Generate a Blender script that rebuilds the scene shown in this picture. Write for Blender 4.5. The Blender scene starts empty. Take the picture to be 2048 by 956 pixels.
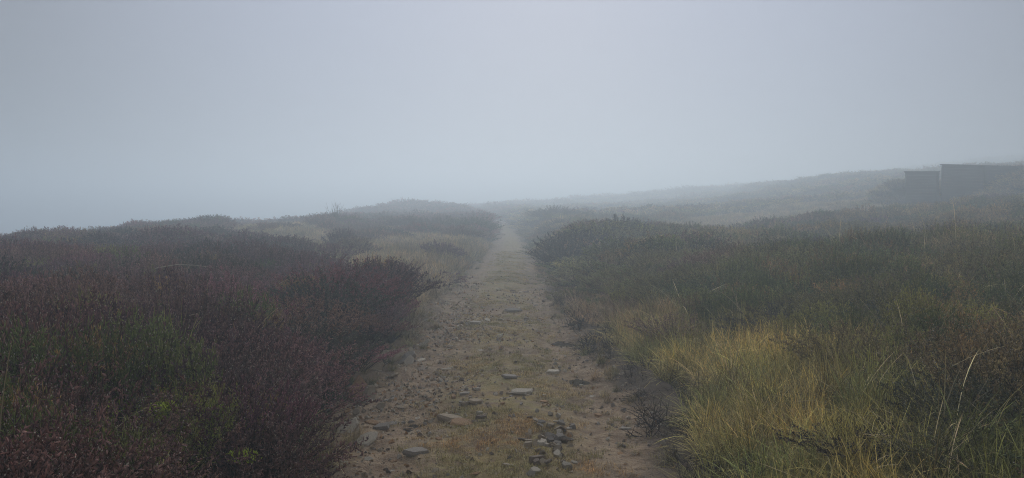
import bpy, bmesh, math, random
import numpy as np

random.seed(7)
RNG = np.random.default_rng(7)
C = bpy.context.scene.collection
R = math.radians

# ------------------------------------------------------------------ camera, world, sun, exposure
CAM_Z = 1.6
cam_d = bpy.data.cameras.new('camera')
cam_d.sensor_width = 36.0
cam_d.lens = 25.7
cam_d.clip_start = 0.05
cam_d.clip_end = 3000
cam = bpy.data.objects.new('camera', cam_d)
C.objects.link(cam)
cam.location = (0, 0, CAM_Z)
cam.rotation_euler = (R(90 - 2.075), 0, 0)
bpy.context.scene.camera = cam

SUN_EL, SUN_AZ = R(20), R(3)          # high, almost straight ahead, behind the fog
w = bpy.data.worlds.new('World')
bpy.context.scene.world = w
w.use_nodes = True
nt = w.node_tree
for n in list(nt.nodes):
    nt.nodes.remove(n)
N = nt.nodes.new
L = nt.links.new
out = N('ShaderNodeOutputWorld'); bg = N('ShaderNodeBackground')
sky = N('ShaderNodeTexSky'); sky.sky_type = 'NISHITA'; sky.sun_disc = False
sky.sun_elevation = SUN_EL; sky.sun_rotation = SUN_AZ
sky.air_density = 1.0; sky.dust_density = 1.0
# overcast veil in front of the blue sky: grey, a little brighter and bluer towards the hidden sun
tc = N('ShaderNodeTexCoord')
dot = N('ShaderNodeVectorMath'); dot.operation = 'DOT_PRODUCT'
gd = (math.sin(R(3)) * math.cos(R(9)), math.cos(R(3)) * math.cos(R(9)), math.sin(R(9)))
dot.inputs[1].default_value = gd
ramp = N('ShaderNodeMapRange'); ramp.interpolation_type = 'SMOOTHSTEP'
ramp.inputs['From Min'].default_value = 0.72; ramp.inputs['From Max'].default_value = 1.0
veil = N('ShaderNodeMix'); veil.data_type = 'RGBA'
veil.inputs['A'].default_value = (1.28, 1.34, 1.56, 1)
veil.inputs['B'].default_value = (2.25, 2.40, 3.15, 1)
mix = N('ShaderNodeMix'); mix.data_type = 'RGBA'; mix.inputs['Factor'].default_value = 0.97
L(tc.outputs['Generated'], dot.inputs[0]); L(dot.outputs['Value'], ramp.inputs['Value'])
L(ramp.outputs['Result'], veil.inputs['Factor'])
# standard overcast sky: luminance rises with the sine of the elevation, (1 + 2 sin h) / 3
sepz = N('ShaderNodeSeparateXYZ'); L(tc.outputs['Generated'], sepz.inputs[0])
cie = N('ShaderNodeMapRange'); L(sepz.outputs['Z'], cie.inputs['Value'])
for k_, v_ in zip(('From Min', 'From Max', 'To Min', 'To Max'), (0, 1, .74, 2.22)): cie.inputs[k_].default_value = v_
cmul = N('ShaderNodeVectorMath'); cmul.operation = 'SCALE'
L(veil.outputs['Result'], cmul.inputs[0]); L(cie.outputs['Result'], cmul.inputs['Scale'])
L(sky.outputs['Color'], mix.inputs['A']); L(cmul.outputs['Vector'], mix.inputs['B'])
L(mix.outputs['Result'], bg.inputs['Color']); bg.inputs['Strength'].default_value = 0.10
L(bg.outputs['Background'], out.inputs['Surface'])

sun_d = bpy.data.lights.new('sun', 'SUN'); sun_d.energy = 1.5; sun_d.angle = R(55); sun_d.color = (1.0, 0.985, 0.96)
sun = bpy.data.objects.new('sun', sun_d); C.objects.link(sun)
sun.rotation_euler = (R(90) - SUN_EL, 0, R(180) - SUN_AZ)   # shines from +Y back towards the camera

sc = bpy.context.scene
sc.view_settings.view_transform = 'Standard'
sc.view_settings.look = 'None'
sc.view_settings.gamma = 1.0
sc.view_settings.exposure = 0.38
sc.render.engine = 'CYCLES'
sc.cycles.max_bounces = 6
sc.cycles.diffuse_bounces = 2
sc.cycles.glossy_bounces = 1
sc.cycles.volume_bounces = 6
sc.cycles.use_denoising = True
sc.cycles.denoising_prefilter = 'NONE'
sc.cycles.filter_width = 1.1

# ------------------------------------------------------------------ noise and interpolation
def _hash(ix, iy, seed):
    h = (ix.astype(np.int64) * 374761393 + iy.astype(np.int64) * 668265263 + seed * 974711) & 0x7fffffff
    h = ((h ^ (h >> 13)) * 1274126177) & 0x7fffffff
    h = h ^ (h >> 16)
    return (h & 0xffff) / 65535.0

def noise(x, y, s, seed=0):
    x = np.asarray(x, float) / s; y = np.asarray(y, float) / s
    ix = np.floor(x); iy = np.floor(y); fx = x - ix; fy = y - iy
    fx = fx * fx * (3 - 2 * fx); fy = fy * fy * (3 - 2 * fy)
    a = _hash(ix, iy, seed); b = _hash(ix + 1, iy, seed)
    c = _hash(ix, iy + 1, seed); d = _hash(ix + 1, iy + 1, seed)
    return (a * (1 - fx) + b * fx) * (1 - fy) + (c * (1 - fx) + d * fx) * fy - 0.5

def fbm(x, y, s, seed=0, n=3):
    v = 0; a = 1
    for k in range(n):
        v = v + a * noise(x, y, s / 2 ** k, seed + 11 * k); a *= 0.5
    return v

def sstep(a, b, x):
    t = np.clip((np.asarray(x, float) - a) / (b - a), 0, 1)
    return t * t * (3 - 2 * t)

# scattered heights of the bare moor (x, y, z)
PTS = np.array([
 (-3,-6,.3),(-8,-6,.3),(3,-6,.3),(8,-6,.5),(-30,-10,0),(30,-10,1.2),
 (-2.2,3,.22),(-4,3,.28),(-2.6,8,.32),(-5,8,.36),(-8,12,.36),(-3.2,14,.22),(-3,18,.2),(-2.4,24,.3),(-8,20,.36),
 (-12,16,.25),(-17.5,25,.18),(-30,25,-.8),(-28,40,-1.1),(-8,26,.36),(-15,35,.55),(-13,45,.75),(-6,37,.55),(-3,38,.5),(-10,38,.65),
 (-17,60,.45),(-22,50,.1),(-30,60,-2.0),(-11,84,2.0),(-7,82,1.7),(-16,84,1.6),(-2,84,1.2),(-21,82,0.2),(-11,95,1.6),(-11,120,1),(-36,90,-7),(-60,60,-13),(-80,120,-22),(-60,30,-7),(-85,20,-12),
 (0,0,.2),(0,20,.25),(0,35,.4),(-1,60,.8),(-4,85,1.2),(-12,130,1.4),
 (2.0,3,.2),(1.8,8,.16),(3,5,.36),(4,8,.42),(6,5,.45),(2.8,14,.5),(1.9,20,.36),(3,22,.72),(4.5,16,.5),(6,20,.52),
 (8,15,.66),(14,20,.86),(18,28,1.4),(14,28,1.15),(8,25,.42),(9,32,.58),(12,36,.92),(15.7,40,1.2),(20,45,1.85),(20,38,1.75),(24,35,1.8),
 (2.5,46,.95),(3.5,53,1.2),(6,58,1.0),(10,60,.9),(20,65,1.7),(14,80,1.9),(10,100,1.9),(31,60,4.0),(33,80,4.7),(33.5,98,4.8),(30,122,4.7),(24,150,3.5),(12,170,1.9),(24,60,2.4),(25,85,2.4),(25,110,2.4),
 (45,60,5),(60,100,6),(60,40,4),(40,20,2.2),(30,28,2),(25,20,1.4),(0,160,1.7),(0,220,1.8),(-60,200,-22),(-30,150,-5),(60,200,6),
], float)

def _rbf():
    P = PTS[:, :2]; n = len(P)
    D = np.linalg.norm(P[:, None] - P[None], axis=2)
    A = np.zeros((n + 3, n + 3)); A[:n, :n] = -D - 0.0 * np.eye(n)
    A[:n, :n] += -0.15 * np.eye(n) * 0
    A[:n, n] = 1; A[:n, n + 1:] = P; A[n, :n] = 1; A[n + 1:, :n] = P.T
    b = np.zeros(n + 3); b[:n] = PTS[:, 2]
    return np.linalg.solve(A, b)
_W = _rbf()

def moor(x, y):
    x = np.asarray(x, float); y = np.asarray(y, float)
    sh = x.shape; xf = np.clip(x.ravel(), -90, 90); yf = np.clip(y.ravel(), -15, 240)
    out_ = np.empty_like(xf); n = len(PTS)
    for i in range(0, len(xf), 20000):
        s = slice(i, i + 20000)
        # soften the kinks the kernel leaves at its own points
        D = np.sqrt((xf[s, None] - PTS[None, :, 0]) ** 2 + (yf[s, None] - PTS[None, :, 1]) ** 2 + 0.5)
        out_[s] = -D @ _W[:n] + _W[n] + _W[n + 1] * xf[s] + _W[n + 2] * yf[s]
    return out_.reshape(sh)

EY = [-20, 0, 4.3, 6.2, 8.5, 13.4, 18.7, 31, 45, 60, 85, 130, 240]
EL = [-1.1, -1.1, -1.12, -1.28, -1.21, -1.38, -1.28, -1.0, -1.15, -2.0, -5.2, -13, -20]
ER = [.95, .95, .95, 1.05, .93, .80, .80, .92, .85, .2, -2.7, -10, -17]
def edges(y): return np.interp(y, EY, EL), np.interp(y, EY, ER)
def path_level(y): return np.interp(y, [-20, 30, 40, 60, 85, 130, 240], [0, 0, .12, .65, 1.15, 1.5, 1.6])

BX0, BX1, BY = 21.45, 23.32, 40.0          # the timber butt
def ground_z(x, y):
    x = np.asarray(x, float); y = np.asarray(y, float)
    m = moor(x, y)
    far = sstep(6, 40, np.abs(x) + y * .5)
    m = m + fbm(x, y, 2.6, 3) * (.10 + .22 * far) + fbm(x, y, 9, 8) * .35 * far
    # earth piled behind and in front of the timber screens
    mound = 3.72 * np.exp(-(((x - 30.3) / 5.6) ** 4) - (((y - 40.5) / 6.0) ** 4))
    frontcut = 1 - sstep(24.3, 22.9, x) * sstep(41.2, 40.6, y)
    behind = sstep(40.3, 41.3, y) * sstep(19.6, 21.6, x) * sstep(46, 43, y) * 2.95
    mm = np.maximum(mound * frontcut, behind)
    m = np.where(mm > .5, np.maximum(m, mm), m)
    el, er = edges(y)
    dl = el - x; dr = x - er
    wl = sstep(-.05, .75, dl); wr = sstep(0, 1.5, dr)
    wgt = np.where(x < (el + er) / 2, wl, wr)
    pz = path_level(y) - .05
    return pz * (1 - wgt) + m * wgt

def path_z(x, y):
    el, er = edges(y); c = (el + er) / 2; h = (er - el) / 2
    u = (x - c) / h
    z = path_level(y) + .035 * np.exp(-(u / .35) ** 2) - .025 * np.exp(-((np.abs(u) - .68) / .2) ** 2)
    z = z + .045 * sstep(.95, 1.25, np.abs(u))
    z = z + fbm(x, y, .7, 21) * .055 + fbm(x, y, .19, 22) * .03 + np.maximum(fbm(x, y, .085, 23), 0) * .022
    z = z - .07 * np.exp(-((x + .05) / .35) ** 2 - ((y - 10.9) / .5) ** 2)
    z = z - .04 * np.exp(-((x + .45) / .30) ** 2 - ((y - 5.6) / .25) ** 2)
    return z

def surf_z(x, y):
    el, er = edges(y)
    return np.where((x > el - .1) & (x < er + .1), np.maximum(path_z(x, y), ground_z(x, y)), ground_z(x, y))

# ------------------------------------------------------------------ helpers
def link(name, mesh, mat=None, parent=None):
    o = bpy.data.objects.new(name, mesh); C.objects.link(o)
    if mat is not None and not mesh.materials: mesh.materials.append(mat)
    if parent is not None: o.parent = parent
    return o
def empty(name, loc, rz=0):
    o = bpy.data.objects.new(name, None); C.objects.link(o); o.location = loc; o.rotation_euler = (0, 0, rz)
    o.empty_display_size = .2
    return o
def tag(o, label=None, cat=None, group=None, kind=None):
    if label: o['label'] = label
    if cat: o['category'] = cat
    if group: o['group'] = group
    if kind: o['kind'] = kind
    return o
def np_mesh(name, v, tris, attrs=None, smooth=False):
    """v Nx3, tris Mx3, attrs {name: (type, array)} on points"""
    me = bpy.data.meshes.new(name)
    v = np.asarray(v, np.float32); tris = np.asarray(tris, np.int32)
    me.vertices.add(len(v)); me.vertices.foreach_set('co', v.ravel())
    if len(tris):
        k = tris.shape[1]
        me.loops.add(tris.size); me.loops.foreach_set('vertex_index', tris.ravel())
        me.polygons.add(len(tris))
        me.polygons.foreach_set('loop_start', np.arange(0, tris.size, k, dtype=np.int32))
        me.polygons.foreach_set('use_smooth', np.full(len(tris), smooth))
    for nm, (ty, arr) in (attrs or {}).items():
        at = me.attributes.new(nm, ty, 'POINT')
        key = 'value' if ty in ('FLOAT', 'INT') else 'vector'
        at.data.foreach_set(key, np.ascontiguousarray(arr).ravel())
    me.update(calc_edges=True)
    return me

# ------------------------------------------------------------------ materials
def new_mat(name, rough=.85, spec=.2):
    m = bpy.data.materials.new(name); m.use_nodes = True
    b = m.node_tree.nodes['Principled BSDF']
    b.inputs['Roughness'].default_value = rough
    b.inputs['Specular IOR Level'].default_value = spec
    return m, m.node_tree, b
def nd(t, ty, **kw):
    n = t.nodes.new(ty)
    for k, v in kw.items(): setattr(n, k, v)
    return n
def mixc(t, fac, a, b, mode='MIX'):
    n = nd(t, 'ShaderNodeMix', data_type='RGBA', blend_type=mode)
    for s, v in (('Factor', fac), ('A', a), ('B', b)):
        if isinstance(v, bpy.types.NodeSocket): t.links.new(v, n.inputs[s])
        elif s == 'Factor': n.inputs[s].default_value = v
        else: n.inputs[s].default_value = (*v, 1)
    return n.outputs['Result']
def ntex(t, scale, detail=3, rough=.6, vec=None):
    n = nd(t, 'ShaderNodeTexNoise'); n.inputs['Scale'].default_value = scale
    n.inputs['Detail'].default_value = detail; n.inputs['Roughness'].default_value = rough
    if vec is not None: t.links.new(vec, n.inputs['Vector'])
    return n.outputs['Fac']
def rng_(t, v, a, b, c=0, d=1):
    n = nd(t, 'ShaderNodeMapRange'); t.links.new(v, n.inputs['Value'])
    for k, x in zip(('From Min', 'From Max', 'To Min', 'To Max'), (a, b, c, d)): n.inputs[k].default_value = x
    return n.outputs['Result']
def attr(t, name, kind='GEOMETRY', outp='Fac'):
    n = nd(t, 'ShaderNodeAttribute', attribute_type=kind, attribute_name=name)
    return n.outputs[outp]

def foliage_mat(name, stem=(.035, .022, .016), tipmul=(1.5, 1.45, 1.35), tipmix=.55, spec=.15, seed=(.55, .47, .36)):
    """plant colour comes from the 'tint' each plant carries; each shoot varies about it and its tip is paler"""
    m, t, b = new_mat(name, .8, spec)
    tint = attr(t, 'tint', 'INSTANCER', 'Color')
    rnd = attr(t, 'rnd'); tip = attr(t, 'tip'); wood = attr(t, 'wood')
    v = rng_(t, rnd, 0, 1, .3, 1.75)
    vv = nd(t, 'ShaderNodeCombineColor')
    for k in range(3): t.links.new(v, vv.inputs[k])
    c = mixc(t, 1.0, tint, vv.outputs['Color'], 'MULTIPLY')
    ct = mixc(t, 1.0, c, tipmul, 'MULTIPLY')
    f = rng_(t, tip, .35, 1, 0, tipmix)
    c = mixc(t, f, c, ct)
    c = mixc(t, wood, c, stem)
    sd = rng_(t, wood, -.9, -.2, 1, 0)
    c = mixc(t, sd, c, seed)
    t.links.new(c, b.inputs['Base Color'])
    return m

M = {}
M['heather'] = foliage_mat('heather_foliage', tipmul=(2.3, 1.95, 1.8), tipmix=.85)
M['bilberry'] = foliage_mat('bilberry_foliage', stem=(.05, .045, .02), tipmul=(2.2, 2.0, 1.35), tipmix=.8)
M['grass'] = foliage_mat('grass_blades', stem=(.12, .09, .05), tipmul=(1.45, 1.25, 1.0), tipmix=.8, spec=.25)
M['twig'] = foliage_mat('bare_twigs', stem=(.055, .042, .034), tipmul=(1.3, 1.3, 1.3))
M['moss'] = foliage_mat('moss', stem=(.05, .05, .02), tipmul=(1.5, 1.5, 1.1), tipmix=.7)

def ground_mat():
    m, t, b = new_mat('moor_ground', .95, .1)
    pos = nd(t, 'ShaderNodeNewGeometry').outputs['Position']
    a = ntex(t, 1.6, 5, .6, pos); f = ntex(t, 14, 5, .7, pos); g = ntex(t, 70, 3, .6, pos)
    c = mixc(t, rng_(t, a, .4, .62), (.035, .024, .017), (.055, .046, .022))
    c = mixc(t, rng_(t, f, .45, .7), c, (.085, .062, .038))
    c = mixc(t, rng_(t, g, .5, .75), c, (.02, .014, .01))
    t.links.new(c, b.inputs['Base Color'])
    bp = nd(t, 'ShaderNodeBump'); bp.inputs['Distance'].default_value = .03; bp.inputs['Strength'].default_value = 1
    t.links.new(f, bp.inputs['Height']); t.links.new(bp.outputs['Normal'], b.inputs['Normal'])
    return m
def path_mat():
    m, t, b = new_mat('track_earth', .92, .15)
    pos = nd(t, 'ShaderNodeNewGeometry').outputs['Position']
    turf = attr(t, 'turf'); edge = attr(t, 'verge')
    big = ntex(t, 1.3, 4, .6, pos); mid = ntex(t, 7, 5, .65, pos); fine = ntex(t, 42, 4, .7, pos); vf = ntex(t, 160, 2, .6, pos)
    c = mixc(t, rng_(t, mid, .38, .62), (.235, .155, .092), (.42, .30, .185))
    c = mixc(t, rng_(t, big, .5, .62, 0, .7), c, (.27, .20, .13))
    c = mixc(t, rng_(t, fine, .52, .68, 0, .75), c, (.085, .058, .038))
    c = mixc(t, rng_(t, vf, .56, .72, 0, .7), c, (.50, .42, .31))
    # trodden turf and dead moss along the middle
    tm = nd(t, 'ShaderNodeMath', operation='MULTIPLY'); t.links.new(turf, tm.inputs[0]); t.links.new(rng_(t, mid, .36, .56), tm.inputs[1])
    tc_ = mixc(t, rng_(t, ntex(t, 3.1, 3, .6, pos), .42, .6), (.34, .245, .10), (.25, .215, .085))
    tc_ = mixc(t, rng_(t, fine, .42, .7), tc_, (.36, .28, .14))
    c = mixc(t, tm.outputs[0], c, tc_)
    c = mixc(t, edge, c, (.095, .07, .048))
    t.links.new(c, b.inputs['Base Color'])
    add = nd(t, 'ShaderNodeMath', operation='MULTIPLY_ADD'); t.links.new(fine, add.inputs[0]); add.inputs[1].default_value = .5; t.links.new(mid, add.inputs[2])
    bp = nd(t, 'ShaderNodeBump'); bp.inputs['Distance'].default_value = .035; bp.inputs['Strength'].default_value = 1
    t.links.new(add.outputs[0], bp.inputs['Height']); t.links.new(bp.outputs['Normal'], b.inputs['Normal'])
    return m
def stone_mat():
    m, t, b = new_mat('sandstone', .85, .25)
    tcn = nd(t, 'ShaderNodeTexCoord').outputs['Object']
    tint = attr(t, 'tint', 'INSTANCER', 'Color')
    f = ntex(t, 9, 5, .7, tcn); g = ntex(t, 60, 4, .7, tcn)
    c = mixc(t, rng_(t, f, .35, .65, 0, .6), tint, mixc(t, 1.0, tint, (.5, .5, .52), 'MULTIPLY'))
    c = mixc(t, rng_(t, g, .5, .75, 0, .5), c, mixc(t, 1.0, tint, (1.5, 1.5, 1.45), 'MULTIPLY'))
    t.links.new(c, b.inputs['Base Color'])
    bp = nd(t, 'ShaderNodeBump'); bp.inputs['Distance'].default_value = .006
    t.links.new(g, bp.inputs['Height']); t.links.new(bp.outputs['Normal'], b.inputs['Normal'])
    return m
def wood_mat():
    m, t, b = new_mat('weathered_boards', .9, .15)
    tcn = nd(t, 'ShaderNodeTexCoord').outputs['Object']
    mp = nd(t, 'ShaderNodeMapping'); mp.inputs['Scale'].default_value = (1.5, 12, 14); t.links.new(tcn, mp.inputs['Vector'])
    f = ntex(t, 3, 5, .7, mp.outputs['Vector']); g = ntex(t, 1.2, 3, .6, tcn)
    c = mixc(t, rng_(t, f, .35, .65), (.018, .017, .015), (.045, .042, .036))
    c = mixc(t, rng_(t, g, .5, .7, 0, .6), c, (.05, .065, .035))
    t.links.new(c, b.inputs['Base Color'])
    return m
M['ground'] = ground_mat(); M['path'] = path_mat(); M['stone'] = stone_mat(); M['wood'] = wood_mat()

# ------------------------------------------------------------------ ground and track
def grid_mesh(name, xs, ys, fz, attrs=None, smooth=True):
    X, Y = np.meshgrid(xs, ys); Z = fz(X, Y)
    nx, ny = len(xs), len(ys)
    v = np.stack([X.ravel(), Y.ravel(), Z.ravel()], 1)
    i = (np.arange(ny - 1)[:, None] * nx + np.arange(nx - 1)[None]).ravel()
    q = np.stack([i, i + 1, i + nx + 1, i + nx], 1)
    at = {k: ('FLOAT', f(X, Y).ravel().astype(np.float32)) for k, f in (attrs or {}).items()}
    return np_mesh(name, v, q, at, smooth)
gy = np.concatenate([np.arange(-60, -4, 6), np.arange(-4, 20, .22), np.arange(20, 50, .4), np.arange(50, 150, 1.2), np.arange(150, 600, 12), [700, 900]])
_r = np.concatenate([np.arange(0, 4, .14), np.arange(4, 32, .4), np.arange(32, 70, 1.5), np.arange(70, 200, 8), np.arange(200, 900, 60)])
gx = np.concatenate([-_r[::-1], _r[1:]])
ground = tag(link('ground', grid_mesh('ground', gx, gy, ground_z), M['ground']), kind='structure')

py_ = np.concatenate([np.arange(-4, 1.5, .25), np.arange(1.5, 13, .032), np.arange(13, 30, .09), np.arange(30, 130, .6)])
def path_mesh():
    us = np.linspace(-1.3, 1.3, 96)
    el, er = edges(py_); c = (el + er) / 2; h = (er - el) / 2
    X = c[:, None] + h[:, None] * us[None]; Y = np.repeat(py_[:, None], len(us), 1)
    Z = path_z(X, Y)
    nx, ny = len(us), len(py_)
    i = (np.arange(ny - 1)[:, None] * nx + np.arange(nx - 1)[None]).ravel()
    q = np.stack([i, i + 1, i + nx + 1, i + nx], 1)
    U = np.repeat(us[None], ny, 0)
    turf = np.exp(-((U - .05) / .48) ** 4) * sstep(-.25, .15, fbm(X, Y, .9, 31) + .12)
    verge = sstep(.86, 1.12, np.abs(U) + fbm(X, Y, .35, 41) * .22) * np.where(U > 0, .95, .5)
    return np_mesh('path', np.stack([X.ravel(), Y.ravel(), Z.ravel()], 1), q,
                   {'turf': ('FLOAT', turf.ravel().astype(np.float32)), 'verge': ('FLOAT', verge.ravel().astype(np.float32))}, True)
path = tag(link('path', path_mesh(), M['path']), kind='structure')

# ------------------------------------------------------------------ plant geometry (numpy)
class Geo:
    def __init__(s): s.v = []; s.f = []; s.tip = []; s.rnd = []; s.wood = []; s.n = 0
    def add(s, v, f, tip, rnd, wood):
        v = np.asarray(v); s.v.append(v); s.f.append(np.asarray(f) + s.n); s.n += len(v)
        s.tip.append(np.broadcast_to(tip, len(v))); s.rnd.append(np.broadcast_to(rnd, len(v))); s.wood.append(np.broadcast_to(wood, len(v)))
    def arrays(s):
        return (np.concatenate(s.v), np.concatenate(s.f), np.concatenate(s.tip).astype(np.float32),
                np.concatenate(s.rnd).astype(np.float32), np.concatenate(s.wood).astype(np.float32))
    def mesh(s, name):
        v, f, a, b, c = s.arrays()
        return np_mesh(name, v, f, {'tip': ('FLOAT', a), 'rnd': ('FLOAT', b), 'wood': ('FLOAT', c)})
def unit(a): return a / (np.linalg.norm(a, axis=-1, keepdims=True) + 1e-9)
def frame(d):
    ref = np.where(np.abs(d[..., 2:3]) > .9, np.array([1., 0, 0]), np.array([0, 0, 1.]))
    a = unit(np.cross(d, ref)); return a, np.cross(d, a)

def spindles(g, p, d, ln, rad, rnd, tiplo=.3, tiphi=1.):
    """leafy shoots: three-sided spindles, all at once"""
    n = len(p); a, b = frame(d)
    V = np.empty((n, 5, 3)); V[:, 0] = p
    for k in range(3):
        th = k * 2.094 + rnd * 6
        V[:, 1 + k] = p + d * (ln * .45)[:, None] + (a * np.cos(th)[:, None] + b * np.sin(th)[:, None]) * rad[:, None]
    V[:, 4] = p + d * ln[:, None]
    F0 = np.array([(0, 2, 1), (0, 3, 2), (0, 1, 3), (4, 1, 2), (4, 2, 3), (4, 3, 1)])
    F = (F0[None] + (np.arange(n) * 5)[:, None, None]).reshape(-1, 3)
    tip = np.tile(np.array([tiplo, .6, .6, .6, tiphi]), n)
    g.add(V.reshape(-1, 3), F, tip, np.repeat(rnd, 5), 0.)
def tubes(g, P, rad, wood=1., rnd=.5):
    """P n x m x 3 polylines -> thin three-sided tapering tubes"""
    n, m, _ = P.shape
    d = unit(P[:, -1] - P[:, 0]); a, b = frame(d)
    V = np.empty((n, m, 3, 3))
    for j in range(m):
        r = rad * (1 - .75 * j / (m - 1))
        for k in range(3):
            V[:, j, k] = P[:, j] + (a * math.cos(k * 2.094) + b * math.sin(k * 2.094)) * r
    F0 = []
    for j in range(m - 1):
        for k in range(3):
            A, B = j * 3 + k, j * 3 + (k + 1) % 3
            F0 += [(A, B, B + 3), (A, B + 3, A + 3)]
    F = (np.array(F0)[None] + (np.arange(n) * m * 3)[:, None, None]).reshape(-1, 3)
    g.add(V.reshape(-1, 3), F, .2, rnd, wood)

def heather_geo(rg, stems=90, shoots=13, rad=.011, ln=(.07, .15), spread=.95, upright=.0, bare=.35, stem_r=.009, foliage=None, woodg=None, height=1.0, seeds=.07, seed_r=.0065):
    """about 1 high and 1.3 across: curved stems fan from the root, the outer part clothed with small shoots"""
    g = foliage or Geo(); gw = woodg or g
    az = rg.uniform(0, 2 * math.pi, stems); r = np.sqrt(rg.uniform(0, 1, stems)) * spread
    el = r * 1.15 * (1 - upright)
    d0 = np.stack([np.cos(az) * np.sin(el * .6), np.sin(az) * np.sin(el * .6), np.cos(el * .6)], 1)
    L_ = rg.uniform(.82, 1.02, stems) * (1 - .12 * r) * height
    base = np.stack([np.cos(az), np.sin(az), 0 * az], 1) * (r * .22)[:, None]
    outw = np.stack([np.cos(az), np.sin(az), np.zeros_like(az)], 1)
    m = 5; P = np.empty((stems, m, 3)); wob = rg.normal(0, .035, (stems, m, 3)); wob[:, 0] = 0
    for j in range(m):
        tt = j / (m - 1)
        P[:, j] = base + d0 * (L_ * tt)[:, None] + outw * (el * .42 * tt ** 1.3 * L_)[:, None] - np.array([0, 0, .16]) * (el * tt * tt * L_)[:, None] + wob[:, j] * tt
    tubes(gw, P, stem_r)
    tot = stems * shoots
    si = np.repeat(np.arange(stems), shoots); tt = bare + (1 - bare) * np.sqrt(rg.uniform(0, 1, tot))
    k = np.clip(tt * (m - 1), 0, m - 1.001); k0 = k.astype(int); fr = (k - k0)[:, None]
    p = P[si, k0] * (1 - fr) + P[si, k0 + 1] * fr
    sd = unit(P[si, -1] - P[si, 1])
    d = unit(sd * .6 + rg.normal(0, .75, (tot, 3)) + np.array([0, 0, .25]))
    ls = rg.uniform(ln[0], ln[1], tot) * (1.1 - .3 * tt)
    rnd = np.clip(rg.uniform(0, 1, stems)[si] * .5 + rg.uniform(0, 1, tot) * .5, 0, 1)
    spindles(g, p, d, ls, np.full(tot, rad) * rg.uniform(.7, 1.3, tot), rnd, .1 , 1.)
    if seeds:                                   # dry flower heads left on the outer shoots
        q = np.where((tt > .75) & (rg.uniform(0, 1, tot) < seeds))[0]
        if len(q): spindles(g, p[q] + d[q] * ls[q, None], d[q], np.full(len(q), seed_r * 2.6), np.full(len(q), seed_r), rnd[q]); g.wood[-1] = np.full(len(q) * 5, -1.)
    return g

def grass_geo(rg, blades=120, w=.006, seg=4, lean=.9, up=.5, spread=.12, curve=.55, L0=(.5, 1.05), flat=False):
    g = Geo(); n = blades
    az = rg.uniform(0, 2 * math.pi, n); ba = rg.uniform(0, 2 * math.pi, n); br = np.sqrt(rg.uniform(0, 1, n)) * spread
    tilt = rg.beta(1.3, 2.2, n) * lean
    if flat: tilt = rg.uniform(1.25, 1.6, n)
    P = np.empty((n, seg + 1, 3)); L_ = rg.uniform(L0[0], L0[1], n)
    p = np.stack([np.cos(ba) * br, np.sin(ba) * br, np.zeros(n)], 1)
    cv = rg.uniform(.2, 1, n) * curve * (.4 + tilt)
    for j in range(seg + 1):
        P[:, j] = p
        th = tilt + cv * (j / seg) * 2.2
        p = p + np.stack([np.cos(az) * np.sin(th), np.sin(az) * np.sin(th), np.cos(th)], 1) * (L_ / seg)[:, None]
    side = np.stack([-np.sin(az), np.cos(az), rg.normal(0, .25, n)], 1)
    V = np.empty((n, seg * 2 + 1, 3))
    for j in range(seg):
        ww = w * (1 - .55 * j / seg) * rg.uniform(.7, 1.3, n)[:, None] * .5
        V[:, 2 * j] = P[:, j] - side * ww; V[:, 2 * j + 1] = P[:, j] + side * ww
    V[:, -1] = P[:, -1]
    F0 = []
    for j in range(seg - 1): F0 += [(2 * j, 2 * j + 1, 2 * j + 3), (2 * j, 2 * j + 3, 2 * j + 2)]
    F0.append((2 * seg - 2, 2 * seg - 1, 2 * seg))
    K = seg * 2 + 1
    F = (np.array(F0)[None] + (np.arange(n) * K)[:, None, None]).reshape(-1, 3)
    tip = np.tile(np.append(np.repeat(np.arange(seg) / seg, 2), 1.), n)
    g.add(V.reshape(-1, 3), F, tip, np.repeat(rg.uniform(0, 1, n), K), 0.)
    return g

def twig_geo(rg, stems=20, fork=5):
    """leafless dark heather: forked wiry stems"""
    g = Geo(); az = rg.uniform(0, 6.283, stems); el = rg.uniform(.1, 1.25, stems)
    d = np.stack([np.cos(az) * np.sin(el), np.sin(az) * np.sin(el), np.cos(el)], 1)
    P = np.empty((stems, 4, 3)); L_ = rg.uniform(.5, 1, stems)
    for j in range(4): P[:, j] = d * (L_ * j / 3)[:, None] + rg.normal(0, .05, (stems, 3)) * (j > 0) + np.array([0, 0, .12]) * (j / 3) ** 2
    tubes(g, P, .013, 1., rg.uniform(0, 1, 1)[0])
    si = np.repeat(np.arange(stems), fork); n = len(si); fr = rg.uniform(.3, .95, n)
    k = fr * 3; k0 = k.astype(int); f = (k - k0)[:, None]
    p = P[si, k0] * (1 - f) + P[si, np.minimum(k0 + 1, 3)] * f
    dd = unit(d[si] + rg.normal(0, .5, (n, 3)) + np.array([0, 0, .3])); l2 = rg.uniform(.15, .4, n)
    Q = np.stack([p, p + dd * (l2 * .5)[:, None] + rg.normal(0, .02, (n, 3)), p + dd * l2[:, None]], 1)
    tubes(g, Q, .008, 1., .5)
    return g

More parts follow.
